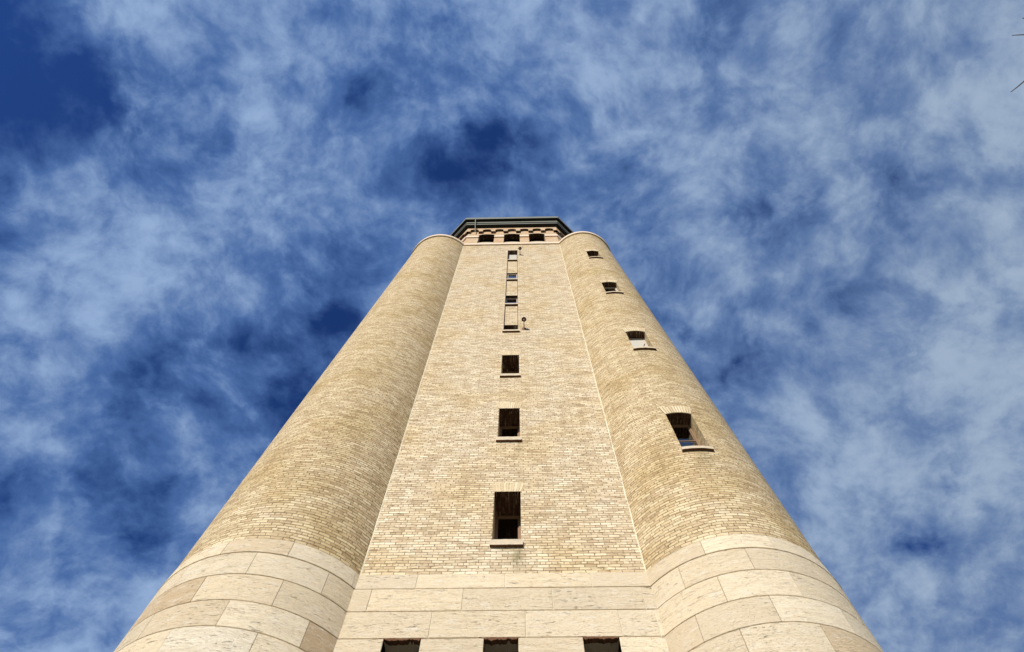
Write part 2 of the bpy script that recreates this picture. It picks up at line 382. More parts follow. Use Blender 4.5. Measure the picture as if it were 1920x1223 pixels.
# openings of the base seen at the foot of the photo
base_open = [(-2.31, -1.56), (-.31, .38), (1.66, 2.38)]
def face_base(q, detail):
    mb = MB()
    M = lambda x, y, z: rotY((x, y, z), q)
    openz = (CZ[NC-6], CZ[NC-3]-.0)         # sill and head: top at 8.80
    joints = {NC-1: [-1.89, .09, 2.01], NC-2: [-2.83, -.82, 1.12, 3.06], NC-3: [-1.42, .53, 2.46, -3.23, 3.22]}
    tones = {(NC-3, 2): .62}
    for r in range(NC):
        z0, z1 = CZ[r], CZ[r+1]
        js = joints.get(r) or [(-3.0+1.94*k+(.97 if r % 2 else 0)) for k in range(4)]
        ops = base_open if openz[0]-.01 <= z0 < openz[1]-.01 else []
        if ops: js = []
        ed = sorted([-4.4, 4.4]+js+[e for o in ops for e in o])
        yo = 0.0
        for i in range(len(ed)-1):
            a, b_ = ed[i], ed[i+1]
            if any(o[0]-.01 <= a and b_ <= o[1]+.01 for o in ops): continue
            mb.cur = blk(None if q or r < NC-4 else .3+.6*random.random())
            ga = GAP*.5 if not any(abs(a-o[1]) < .01 for o in ops) else 0
            gb = GAP*.5 if not any(abs(b_-o[0]) < .01 for o in ops) else 0
            A, B, C_, D_ = a+ga, b_-gb, z0+GAP*.6, z1-GAP*.6
            yt = -.055 if r < NC-1 else -.012; yb = -.055
            j = (random.random()-.5)*.006; yt += j; yb += j
            if r == NC-1: D_ = z1
            bv = .008
            if i and ga and r > NC-6: mb.face([M(a-GAP*.5, yb+.012, C_), M(a+GAP*.5, yb+.012, C_), M(a+GAP*.5, yt+.012, D_), M(a-GAP*.5, yt+.012, D_)], None, M_bead)
            # front with a small arris all round
            fr = [(A+bv, yb-bv, C_+bv), (B-bv, yb-bv, C_+bv), (B-bv, yt-bv, D_-bv), (A+bv, yt-bv, D_-bv)]
            bk = [(A, yb, C_), (B, yb, C_), (B, yt, D_), (A, yt, D_)]
            dep = .75 if ops else .12
            bb = [(A, dep, C_), (B, dep, C_), (B, dep, D_), (A, dep, D_)]
            tr = lambda L_: [M(*p) for p in L_]
            mb.face(tr(fr), [(p[0], p[2]) for p in fr], M_stone)
            for e in range(4):
                f = (e+1) % 4
                mb.face(tr([bk[e], bk[f], fr[f], fr[e]]), [(bk[e][0], bk[e][2]), (bk[f][0], bk[f][2]), (fr[f][0], fr[f][2]), (fr[e][0], fr[e][2])], M_stone)
                mb.face(tr([bb[e], bb[f], bk[f], bk[e]]), [(bb[e][0]+.3, bb[e][2]), (bb[f][0]+.3, bb[f][2]), (bk[f][0], bk[f][2]), (bk[e][0], bk[e][2])], M_stone)
    # mortar bed behind the blocks, open where the windows are
    sheet(mb, -4.4, 4.4, CZ[0], CZ[-2]+.01, [(o[0], o[1], openz[0], openz[1], .76) for o in base_open], lambda u, z, d: M(u, -.030+d, z), M_mortar, M_stone)
    mb.face([M(-4.4, .006, CZ[-2]), M(4.4, .006, CZ[-2]), M(4.4, .006, ZB+.01), M(-4.4, .006, ZB+.01)], None, M_mortar)
    return mb
face_base(0, True).build('stone_base', M_stone, tower, merge=False)
for q in (1, 2, 3): face_base(q, False).build('stone_base', M_stone, tower, merge=False)
# broken rusty heads of the base windows
for (a, b_) in base_open:
    mb = MB(); n = 34; z = CZ[NC-3]; M_ = M_rust_shade
    pr = []
    for i in range(n+1):
        u = a-.10+(b_-a+.14)*i/n
        nz = noise.noise(Vector((u*9, 3.3, 0)))*.5+noise.noise(Vector((u*31, 1.3, 0)))*.35
        inside = a+.02 < u < b_-.02
        pr.append((u, z-.008-(.040+.09*nz if inside else 0), -.064-.014*nz, z+.004+.055*max(nz, -.1)))
    for p, q_ in zip(pr[:-1], pr[1:]):
        mb.face([(p[0], p[2], p[1]), (q_[0], q_[2], q_[1]), (q_[0], q_[2]+.004, q_[3]), (p[0], p[2]+.004, p[3])], None, M_)
        mb.face([(p[0], .10, p[1]+.03), (q_[0], .10, q_[1]+.03), (q_[0], q_[2], q_[1]), (p[0], p[2], p[1])], None, M_)
        mb.face([(p[0], p[2]+.004, p[3]), (q_[0], q_[2]+.004, q_[3]), (q_[0], .02, q_[3]), (p[0], .02, p[3])], None, M_)
    wb = MB()
    zf0, zf1 = CZ[NC-6], CZ[NC-3]
    fy = .55
    for bx in ((a, zf0, a+.07, zf1), (b_-.07, zf0, b_, zf1), (a+.07, zf1-.08, b_-.07, zf1), (a+.07, zf0, b_-.07, zf0+.08), (a+.07, (zf0+zf1)/2-.03, b_-.07, (zf0+zf1)/2+.03)):
        wb.box((bx[0], fy, bx[1]), (bx[2], fy+.07, bx[3]), M_wood)
    wn = wb.build('window', M_wood, tower)
    mb.build('lintel', M_, wn, smooth=True)
    gb = MB(); gb.face([(a+.07, fy+.04, zf0+.08), (b_-.07, fy+.04, zf0+.08), (b_-.07, fy+.04, zf1-.08), (a+.07, fy+.04, zf1-.08)], None, M_glass); gb.build('pane', M_glass, wn)

# ------------------------------------------------------------------ brick front and the other faces
ZT = Zh(43.90)
STRIP = (-.265, .43, Zh(25.66), Zh(42.18))
wins = [  # x0, x1, sill top, head, frame depth, kind
    (-.25, .43, 39.55, 42.18, .30, 'blind'), (-.25, .43, 34.75, 36.39, .17, 'pale'), (-.26, .44, 30.0, 31.69, .26, 'pale'), (-.27, .45, 25.87, 26.95, .30, 'brown'),
    (-.262, .455, 21.05, 23.04, .76, 'brown'), (-.262, .455, 16.35, 18.35, .72, 'brown'), (-.262, .455, 11.62, 13.60, .80, 'brown')]
wall = MB()
ops = [(STRIP[0], STRIP[1], STRIP[2], STRIP[3], .10)]
for wdw in wins[4:]: ops.append((wdw[0], wdw[1], Zh(wdw[2]), Zh(wdw[3]), .95))
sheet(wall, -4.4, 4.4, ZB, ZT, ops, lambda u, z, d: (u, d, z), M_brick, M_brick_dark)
# the sunk strip
ops = [(STRIP[0]+.001, STRIP[1]-.001, Zh(wdw[2]), min(Zh(wdw[3]), STRIP[3]-.001), .5) for wdw in wins[:4]]
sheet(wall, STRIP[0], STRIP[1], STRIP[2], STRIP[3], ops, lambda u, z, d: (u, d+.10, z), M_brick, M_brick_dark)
wall.build('brick_wall', M_brick, tower)
for xa, xb in ((STRIP[0]+.001, STRIP[0]+.03), (STRIP[1]-.03, STRIP[1]-.001)):
    mb = MB(); mb.box((xa, .088, STRIP[2]), (xb, .16, STRIP[3]-.002), M_pipe); mb.build('edge_strip', M_pipe, tower)
for q in (1, 2, 3):
    mb = MB(); ops = [(wdw[0], wdw[1], Zh(wdw[2]), Zh(wdw[3]), .2) for wdw in wins]
    sheet(mb, -4.4, 4.4, ZB, ZT, ops, lambda u, z, d: rotY((u, d, z), q), M_brick, M_brick_dark)
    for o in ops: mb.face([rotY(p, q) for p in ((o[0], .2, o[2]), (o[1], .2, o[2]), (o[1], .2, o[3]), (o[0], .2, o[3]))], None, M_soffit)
    mb.build('brick_wall', M_brick, tower)

def window(x0, x1, z0, z1, y, kind, yface, sill=True, rise=0, slope=0, lintel=True, sill_h=.17, curve=None, low=.06):
    """frame (the window itself) > pane, sill, lintel; y = plane of the frame, yface = plane of the wall face"""
    fm = {'brown': M_frame, 'pale': M_frame_pale, 'blind': M_frame_pale, 'drape': M_frame_pale}[kind]
    fwid = .06; d = .07; mb = MB(); zm = (z0+z1)/2; e = .004
    outer = ((x0+e, z0, x0+fwid, z1-e), (x1-fwid, z0, x1-e, z1-e), (x0+fwid, z1-fwid, x1-fwid, z1-e), (x0+fwid, z0, x1-fwid, z0+fwid*.6))
    for bx in outer: mb.box((bx[0], y, bx[1]), (bx[2], y+d, bx[3]), fm)
    xi0, xi1 = x0+fwid, x1-fwid; s = .028
    # upper sash forward, lower sash set back
    for (ya, za, zb) in ((y+.03, zm-.02, z1-fwid), (y+low, z0+fwid*.6, zm+.02)):
        for bx in ((xi0, za, xi0+s, zb), (xi1-s, za, xi1, zb), (xi0+s, zb-s, xi1-s, zb), (xi0+s, za, xi1-s, za+s)):
            mb.box((bx[0], ya, bx[1]), (bx[2], ya+.035, bx[3]), fm)
    wn = mb.build('window', fm, tower)
    for (ya, za, zb) in ((y+.045, zm, z1-fwid-s), (y+low+.015, z0+fwid*.6+s, zm-s)):
        pb = MB(); pb.face([(xi0+s, ya, za), (xi1-s, ya, za), (xi1-s, ya, zb), (xi0+s, ya, zb)], None, M_glass); pb.build('pane', M_glass, wn)
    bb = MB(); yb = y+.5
    bb.box((x0-.02, y+.12, z0-.02), (x1+.02, yb, z1+.05), M_room, skip=('front',)); bb.build('dark_room_box', M_room, wn)  # added black box standing in for the dark room behind
    if kind == 'blind':
        lb = MB(); n = 14
        for i in range(n):
            za = zm-.25+(z1-fwid-zm+.2)*i/n; zb = zm-.25+(z1-fwid-zm+.2)*(i+1)/n
            lb.face([(xi0+.01, y+.004-.012*(i % 2), za), (xi1-.01, y+.004-.012*(i % 2), za), (xi1-.01, y+.004-.012*((i+1) % 2), zb), (xi0+.01, y+.004-.012*((i+1) % 2), zb)], None, M_blind)
        lb.build('blind', M_blind, wn)
    if kind == 'drape':
        lb = MB(); yy = y+.012
        lb.box((xi0, yy, z0+.03), (xi1, yy+.012, z1-fwid), M_blind)
        lb.tube([(xi0+.20, yy-.004, z0+.03), (xi1-.04, yy-.004, z1-.62)], .016, M_wood, 6)
        lb.build('curtain', M_blind, wn)
    if sill:
        sb = MB(); o_ = .085; n = 12; ex = .045 if (lintel or z0 < Zh(26)) else .0; top = z0
        X = [x0-ex+(x1-x0+2*ex)*i/n for i in range(n+1)]
        yf = [(curve(xx) if curve else yface)-o_-.006*noise.noise(Vector((xx*7, z0, 0)))  for xx in X]
        zb = [top-sill_h+.012*noise.noise(Vector((xx*9, z0, 2))) for xx in X]
        bk = y+.02
        for i in range(n):
            a, b_ = X[i], X[i+1]
            sb.face([(a, yf[i], zb[i]), (b_, yf[i+1], zb[i+1]), (b_, yf[i+1], top-.015), (a, yf[i], top-.015)], None, M_sill)
            sb.face([(a, yf[i], top-.015), (b_, yf[i+1], top-.015), (b_, yf[i+1]+.16, top+.012), (a, yf[i]+.16, top+.012)], None, M_sill)
            sb.face([(a, yf[i]+.14, zb[i]), (b_, yf[i+1]+.14, zb[i+1]), (b_, yf[i+1], zb[i+1]), (a, yf[i], zb[i])], None, M_rust_shade)  # underside coloured dark to stand for the shade below the sill
        for i, flip in ((0, 0), (n, 1)):
            f = [(X[i], yf[i]+.16, zb[i]), (X[i], yf[i], zb[i]), (X[i], yf[i], top-.015), (X[i], yf[i]+.16, top+.012)]
            sb.face(f[::-1] if flip else f, None, M_sill)
        sb.box((x0+.003, yface+.075, top-.03), (x1-.003, bk, top+.010), M_sill)
        sb.build('sill', M_sill, wn)
    if lintel:
        lb = MB(); n = 11; hh = .44; sp = .11; c = (x0+x1)/2
        for i in range(n):
            t0, t1 = i/n, (i+1)/n; g_ = .007
            xa, xb = x0-.02+(x1-x0+.04)*t0+g_, x0-.02+(x1-x0+.04)*t1-g_
            ta, tb = x0-sp+(x1-x0+2*sp)*t0+g_, x0-sp+(x1-x0+2*sp)*t1-g_
            yy = (lambda xx: (curve(xx) if curve else yface)-.006)
            hz = z1+hh*(.85+.15*random.random()); arc = lambda t: rise*(1-(2*t-1)**2)-rise
            za, zb = z1+arc(t0)+.004, z1+arc(t1)+.004
            v = random.uniform(-.03, .06)
            lb.face([(xa, yy(xa), za), (xb, yy(xb), zb), (tb, yy(tb), hz), (ta, yy(ta), hz)], [(random.random()*9, random.random()*9)]*4, M_voussoir)
            for (p, q_, r_, t_) in ((xa, ta, za, 0), (xb, tb, zb, 1)):
                f = [(p, yy(p), r_), (q_, yy(q_), hz), (q_, yy(q_)+.012, hz), (p, yy(p)+.012, r_)]
                lb.face(f, None, M_mortar)
        lb.build('lintel', M_voussoir, wn, merge=False)
    return wn

def vous():
    m, t, b = mat('pale_voussoir_brick'); uv = t.new('ShaderNodeTexCoord').outputs['UV']; ob = t.new('ShaderNodeTexCoord').outputs['Object']
    c = t.ramp(t.noise(uv, 3.3, 2, .6), [(.3, (.58, .46, .29)), (.5, (.72, .60, .40)), (.7, (.82, .71, .51))])
    c = t.mix(t.smooth(t.noise(ob, 20, 4, .7), .4, .8, 0, .4), c, (.45, .35, .22))
    t.put(b.inputs['Base Color'], c); return m
M_voussoir = vous()
for i, (x0, x1, z0, z1, dp, kind) in enumerate(wins):
    yf = .10 if i < 3 else 0
    wn = window(x0, x1, Zh(z0), Zh(z1), dp, kind, yf-(.03 if i < 3 else 0), lintel=i > 3, sill_h=.20 if i > 3 else .17)

# ------------------------------------------------------------------ turrets
TUR = {'L': dict(cx=-5.406, cy=1.655, Rb=2.735, RT=2.40, Rs=2.775), 'R': dict(cx=5.324, cy=1.455, Rb=2.50, RT=2.235, Rs=2.545)}
def turret(cx, cy, Rb, RT, Rs, joff, q=0, wins_=(), par=tower):
    rad = lambda z: Rb+(RT-Rb)*(z-ZB)/(ZT-ZB)
    Rr = Rb
    def M(u, z, d):
        th = u/Rr; r_ = rad(z)
        p = (cx+r_*math.sin(th), cy-r_*math.cos(th)+d, z); return rotY(p, q) if q else p
    mb = MB(); U = math.pi*Rr
    ops = []
    for (x0, x1, z0, z1, dp, kind) in wins_:
        zm = Zh((z0+z1)/2); r_ = rad(zm)
        ua, ub = math.asin((x0-cx)/r_)*Rr, math.asin((x1-cx)/r_)*Rr
        ops.append((ua, ub, Zh(z0), Zh(z1), dp+.5, .05))
    sheet(mb, -U, U, ZB, ZT, ops, M, M_brick_turret, M_brick_dark, ulines=[-U+2*U*i/72 for i in range(1, 72)])
    tw = mb.build('turret', M_brick_turret, par, smooth=True)
    # limestone drum
    sb = MB(); nstep = 5.5
    for r in range(NC):
        z0, z1 = CZ[r], CZ[r+1]
        k = (NC-1-r)
        if joff == 'L': base = -12.2 if k % 2 == 0 else 4.5-33*1.0*.0
        else: base = -20.5 if k % 2 == 0 else -3.0
        pitch = 33.0
        if joff == 'L' and k == 0: js = [-45.5, -12.6, 17.5, 50, 82, 115, 148, 181, 213, 246, 279]
        elif joff == 'R' and k == 0: js = [-54, -21.4, 12.4, 45, 78, 110, 143, 176, 209, 242, 274]
        else: js = [base+pitch*i for i in range(-2, 9)]
        js = [a for a in js if a < js[0]+360-12]; js.append(js[0]+360)
        for a, b_ in zip(js[:-1], js[1:]):
            tone = None
            if joff == 'L' and not q:
                if k == 2 and abs(a+45.2) < 4: tone = .07
                if k == 3 and abs(a-37.5) < 3: tone = .03
            sb.cur = blk(tone if tone is not None else (.16+.84*random.random())) if not q else blk()
            ga = math.degrees(GAP*.5/Rs); n = max(2, int((b_-a)/nstep))
            rt = Rs if k else Rb+.012; rb = Rs if k else Rs+.01
            if k: rt = rb = Rs+random.uniform(-.003, .003)
            C_, D_ = z0+GAP*.6, (z1-GAP*.6 if k else z1); bv = .008
            pt = lambda th, r_, z: (rotY((cx+r_*math.sin(R(th)), cy-r_*math.cos(R(th)), z), q))
            ths = [a+ga+(b_-a-2*ga)*i/n for i in range(n+1)]
            for i in range(n):
                t0, t1 = ths[i], ths[i+1]; s0, s1 = Rs*R(t0), Rs*R(t1)
                sb.face([pt(t0, rb, C_+bv), pt(t1, rb, C_+bv), pt(t1, rt, D_-bv), pt(t0, rt, D_-bv)], [(s0, C_), (s1, C_), (s1, D_), (s0, D_)], M_stone)
                sb.face([pt(t0, rb-.05, C_-.002), pt(t1, rb-.05, C_-.002), pt(t1, rb-bv, C_), pt(t0, rb-bv, C_)], None, M_stone)
                sb.face([pt(t0, rb-bv, C_), pt(t1, rb-bv, C_), pt(t1, rb, C_+bv), pt(t0, rb, C_+bv)], None, M_stone)
                sb.face([pt(t0, rt, D_-bv), pt(t1, rt, D_-bv), pt(t1, rt-bv, D_), pt(t0, rt-bv, D_)], None, M_stone)
                sb.face([pt(t0, rt-bv, D_), pt(t1, rt-bv, D_), pt(t1, rt-.05, D_+.001), pt(t0, rt-.05, D_+.001)], None, M_stone)
            for th, fl in ((ths[0], 1), (ths[-1], 0)):
                f = [pt(th, rb, C_+bv), pt(th, rb-.05, C_), pt(th, rt-.05, D_), pt(th, rt, D_-bv)]
                sb.face(f[::-1] if fl else f, None, M_stone)
    for i in range(72):
        a, b_ = 5*i, 5*i+5
        sb.face([pt(a, Rs-.024, CZ[0]), pt(b_, Rs-.024, CZ[0]), pt(b_, Rs-.024, CZ[-2]+.01), pt(a, Rs-.024, CZ[-2]+.01)], [(0, 0)]*4, M_mortar)
        sb.face([pt(a, Rs-.024, CZ[-2]+.01), pt(b_, Rs-.024, CZ[-2]+.01), pt(b_, Rb-.006, ZB-.01), pt(a, Rb-.006, ZB-.01)], [(0, 0)]*4, M_mortar)
    sb.build('stone_drum', M_stone, tw, merge=True, smooth=True)
    # coping ring on top and low cap
    cb = MB(); n = 72; ro = RT+.10
    prof = [(RT-.02, ZT-.0), (ro, ZT+.03), (ro+.015, ZT+.34), (ro-.05, ZT+.40), (.02, ZT+1.0)]
    for (ra, za), (rb_, zb_) in zip(prof[:-1], prof[1:]):
        for i in range(n):
            a, b_ = 360*i/n, 360*(i+1)/n
            cb.face([pt(a, ra, za), pt(b_, ra, za), pt(b_, rb_, zb_), pt(a, rb_, zb_)], None, M_ledge)
    cb.build('coping', M_ledge, tw, smooth=True)
    return tw
M_ledge = plain('pale_terracotta_ledge', (.80, .66, .53), .8, 0, .12)
tw_wins = [(4.965, 5.745, 36.3, 38.15, .27, 'brown'), (4.955, 5.755, 28.75, 30.68, .27, 'pale'), (4.955, 5.755, 21.30, 23.2, .31, 'drape'), (4.945, 5.72, 14.08, 16.08, .40, 'brown')]
turret(**TUR['L'], joff='L')
turret(**TUR['R'], joff='R', wins_=tw_wins)
turret(cx=-5.36, cy=1.555, Rb=2.6, RT=2.3, Rs=2.64, joff='L', q=2)
turret(cx=5.36, cy=1.555, Rb=2.6, RT=2.3, Rs=2.64, joff='R', q=2)
tr_ = TUR['R']
for (x0, x1, z0, z1, dp, kind) in tw_wins:
    zf = Zh(z0); r_ = tr_['Rb']+(tr_['RT']-tr_['Rb'])*(zf-ZB)/(ZT-ZB)
    cur = (lambda xx, r_=r_: tr_['cy']-math.sqrt(max(r_*r_-(xx-tr_['cx'])**2, .01)))
    ym = tr_['cy']-math.sqrt(r_*r_-.38**2)
    window(x0, x1, zf, Zh(z1), ym+dp, kind, ym, rise=.05, curve=cur, lintel=True, sill_h=.13, low=-.03 if kind != 'drape' else .06)

# pale mortar joint running up both inner corners
for s, k in ((-1, 'L'), (1, 'R')):
    t_ = TUR[k]; mb = MB(); pts = []
    for i in range(181):
        z = ZB+(ZT-ZB)*i/180; r_ = t_['Rb']+(t_['RT']-t_['Rb'])*(z-ZB)/(ZT-ZB)
        xe = t_['cx']-s*math.sqrt(r_*r_-t_['cy']**2)
        pts.append((xe-s*.010+.014*noise.noise(Vector((z*1.3, s, 0)))+.010*noise.noise(Vector((z*4.1, s, 3))), -.012+.006*noise.noise(Vector((z*2.7, s, 9))), z))
    for a, b_ in zip(pts[:-1], pts[1:]):
        wd = .022+.012*noise.noise(Vector((a[2]*1.9, s, 5)))
        mb.face([(a[0]-wd, .004, a[2]), (a[0], a[1], a[2]), (b_[0], b_[1], b_[2]), (b_[0]-wd, .004, b_[2])], None, M_bead)
        mb.face([(a[0], a[1], a[2]), (a[0]+wd, .004, a[2]), (b_[0]+wd, .004, b_[2]), (b_[0], b_[1], b_[2])], None, M_bead)
    mb.build('corner_joint', M_bead, tower)

# ------------------------------------------------------------------ ledge, belfry, cornice: chamfered square in plan
HB, S0 = 6.9, 3.63
X0 = -.02
def octo(off, z):
    h = HB+off; s = S0+.4142*off
    P_ = [(-s, -h), (s, -h), (h, -s), (h, s), (s, h), (-s, h), (-h, s), (-h, -s)]
    return [(px+X0, py+YC, z) for px, py in P_]
def sweep(mb, prof, m, closed_top=False):
    for (oa, za), (ob, zb) in zip(prof[:-1], prof[1:]):
        A, B = octo(oa, za), octo(ob, zb)
        for i in range(8):
            k = (i+1) % 8; mb.face([A[i], A[k], B[k], B[i]], None, m)
# ledge under the belfry
mb = MB(); sweep(mb, [(-.02, ZT-.0), (.09, ZT+.02), (.10, ZT+.40), (.05, ZT+.46), (-.05, ZT+.47)], M_ledge); mb.build('ledge', M_ledge, tower)
ZW0, ZW1 = ZT+.44, Zh(49.3)
belfry = None
arch = [(-2.03, .63), (0.01, .635), (2.01, .635)]
bm_ = MB()
for q in range(4):
    ops = [(c-h, c+h, Zh(44.38), Zh(47.95), .45, .30) for c, h in arch]
    sheet(bm_, -S0, S0, ZW0, ZW1, ops, lambda u, z, d: rotY((u+X0, d+(0.0), z), q), M_brick_peach, M_brick_dark)
    A = octo(0, 0)
    a, b_ = Vector(A[1]), Vector(A[2]); a = Vector(rotY(a, q)); b_ = Vector(rotY(b_, q)); dr = (b_-a); L_ = dr.length; dr /= L_; nr = Vector((-dr.y, dr.x, 0))
    sheet(bm_, 0, L_, ZW0, ZW1, [], lambda u, z, d: tuple(a+dr*u+nr*d+Vector((0, 0, z))), M_brick_peach)
belfry = bm_.build('belfry', M_brick_peach, tower)
mb = MB()
for q in range(4):   # floor and dark ceiling inside
    pass
for z in (ZT+.2, Zh(49.2)): mb.face(octo(-.3, z), None, M_wood)
mb.build('belfry_floor', M_wood, belfry)
# pale louvre rails low in each arch
for c, h in arch:
    mb = MB(); n = 16
    for i in range(n):
        t0, t1 = i/n, (i+1)/n; xa, xb = c-h+.02+(2*h-.04)*t0, c-h+.02+(2*h-.04)*t1
        f = lambda t: .12*(1-(2*t-1)**2)
        za, zb = Zh(45.15)+f(t0), Zh(45.15)+f(t1)
        mb.face([(xa, .16, za-.14), (xb, .16, zb-.14), (xb, .16, zb+.10), (xa, .16, za+.10)], None, M_rail)if False else None
    mb.box((c-h+.004, .14, Zh(44.40)), (c+h-.004, .30, Zh(45.28)), M_wood)  # solid dark box painted as the shadowy recess below the pale rail
    for i in range(n):
        t0, t1 = i/n, (i+1)/n; xa, xb = c-h+.004+(2*h-.008)*t0, c-h+.004+(2*h-.008)*t1
        f = lambda t: .16*(1-(2*t-1)**2)
        z0_ = Zh(45.28); za, zb = Zh(45.46)+f(t0), Zh(45.46)+f(t1)
        mb.face([(xa, .12, z0_), (xb, .12, z0_), (xb, .12, zb), (xa, .12, za)], None, M_sill)
        mb.face([(xa, .12, za), (xb, .12, zb), (xb, .3, zb), (xa, .3, za)], None, M_sill)
        mb.face([(xb, .12, z0_), (xa, .12, z0_), (xa, .3, z0_), (xb, .3, z0_)], None, M_sill)
    mb.build('parapet', M_sill, belfry)
# string course broken by the arches
mb = MB()
def prism(mb, x0, x1, off, z0, z1, q, m):
    g_ = lambda x, d, z: rotY((x+X0, -d, z), q)
    mb.face([g_(x0, off, z0), g_(x1, off, z0), g_(x1, off, z1), g_(x0, off, z1)], None, m)
    mb.face([g_(x0, 0, z0-.0), g_(x1, 0, z0), g_(x1, off, z0), g_(x0, off, z0)], None, m)
    mb.face([g_(x0, off, z1), g_(x1, off, z1), g_(x1, 0, z1+.03), g_(x0, 0, z1+.03)], None, m)
    for x, fl in ((x0, 0), (x1, 1)):
        f = [g_(x, 0, z0), g_(x, off, z0), g_(x, off, z1), g_(x, 0, z1+.03)]; mb.face(f[::-1] if fl else f, None, m)
zs0, zs1 = Zh(46.62), Zh(47.10)
for q in range(4):
    ed = [-S0-.04, arch[0][0]-arch[0][1], arch[0][0]+arch[0][1], arch[1][0]-arch[1][1], arch[1][0]+arch[1][1], arch[2][0]-arch[2][1], arch[2][0]+arch[2][1], S0+.04]
    for a, b_ in zip(ed[::2], ed[1::2]):
        mb = MB(); prism(mb, a, b_, .09, zs0, zs1, q, M_ledge); mb.build('string_course', M_ledge, belfry)
    A, B = octo(.088, zs0), octo(.088, zs1); C1, C2 = octo(0, zs0), octo(0, zs1)
    for i in ((1, 3, 5, 7)[q],):
        k = (i+1) % 8; mb = MB()
        mb.face([A[i], A[k], B[k], B[i]], None, M_ledge); mb.face([C1[i], C1[k], A[k], A[i]], None, M_ledge); mb.face([B[i], B[k], C2[k], C2[i]], None, M_ledge)
    mb.build('string_course', M_ledge, belfry)
# pale hood over each arch
for c, h in arch:
    mb = MB(); o_ = (c-h, c+h, 0, Zh(47.95), 0, .30); cu = top_curve(o_, 14); cc = (c, Zh(47.95)-(h*h+.09)/.6)
    cu2 = [(px+(px-cc[0])*.055, pz+(pz-cc[1])*.055+.0) for px, pz in cu]; g_ = lambda p_, d: (p_[0]+X0, -d, p_[1])
    for i in range(len(cu)-1):
        mb.face([g_(cu[i], .03), g_(cu[i+1], .03), g_(cu2[i+1], .03), g_(cu2[i], .03)], None, M_ledge)
        mb.face([g_(cu2[i], .03), g_(cu2[i+1], .03), g_(cu2[i+1], 0), g_(cu2[i], 0)], None, M_ledge)
        mb.face([g_(cu[i], 0), g_(cu[i+1], 0), g_(cu[i+1], .03), g_(cu[i], .03)], None, M_ledge)
    mb.build('arch_hood', M_ledge, belfry)
# corbel table: a plate in front of the wall with seven little arches per side
mb = MB(); OFF = .20; zc0, zc1 = Zh(48.30), Zh(49.62)
A = octo(OFF, 0)
for i in range(8):
    a, b_ = Vector(A[i]), Vector(A[(i+1) % 8]); dr = b_-a; L_ = dr.length; dr /= L_; nr = Vector((-dr.y, dr.x, 0))
    n = 7 if i % 2 == 0 else 4; pitch = 1.03 if n == 7 else L_/(n+.35)
    ops = [(L_/2+(k-(n-1)/2)*pitch-.345, L_/2+(k-(n-1)/2)*pitch+.345, zc0, zc0+.78, OFF-.002, .26, True) for k in range(n)]
    Mx = lambda u, z, d, a=a, dr=dr, nr=nr: tuple(a+dr*u+nr*d+Vector((0, 0, z)))
    sheet(mb, 0, L_, zc0, zc1, ops, Mx, M_brick_peach, M_brick_dark)
    ed = [0]+[e for o in ops for e in (o[0], o[1])]+[L_]
    for p, q_ in zip(ed[::2], ed[1::2]): mb.face([Mx(p, zc0, OFF), Mx(q_, zc0, OFF), Mx(q_, zc0, 0), Mx(p, zc0, 0)], None, M_brick_dark)
mb.build('corbel_table', M_brick_peach, belfry)
# cornice
zc = Zh(49.62)
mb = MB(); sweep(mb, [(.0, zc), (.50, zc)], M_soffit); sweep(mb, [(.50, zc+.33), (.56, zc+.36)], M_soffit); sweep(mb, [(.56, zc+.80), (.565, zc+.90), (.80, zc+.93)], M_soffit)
cornice = mb.build('cornice', M_soffit, tower)
mb = MB(); sweep(mb, [(.50, zc), (.505, zc+.31), (.50, zc+.33)], M_green); mb.build('moulding', M_green, cornice)
mb = MB(); sweep(mb, [(.56, zc+.36), (.565, zc+.78), (.56, zc+.80)], M_green); mb.build('moulding', M_green, cornice)
mb = MB(); sweep(mb, [(.80, zc+.93), (.81, zc+1.40), (.825, zc+1.52), (.79, zc+1.54), (.78, zc+1.42)], M_green); mb.build('gutter', M_green, cornice)
mb = MB(); A = octo(.80, zc+1.42)
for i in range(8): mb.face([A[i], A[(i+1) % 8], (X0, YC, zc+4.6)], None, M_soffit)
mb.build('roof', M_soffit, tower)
mb = MB(); pp = [(-3.10, -.82, Zh(50.62)), (-3.11, -.80, Zh(50.2)), (-3.09, -.46, Zh(49.3)), (-3.07, -.32, Zh(48.95)), (-3.05, -.27, Zh(48.5)), (-3.04, -.20, Zh(48.1))]
mb.tube(pp, .040, M_green, 10); mb.build('downspout', M_green, cornice)

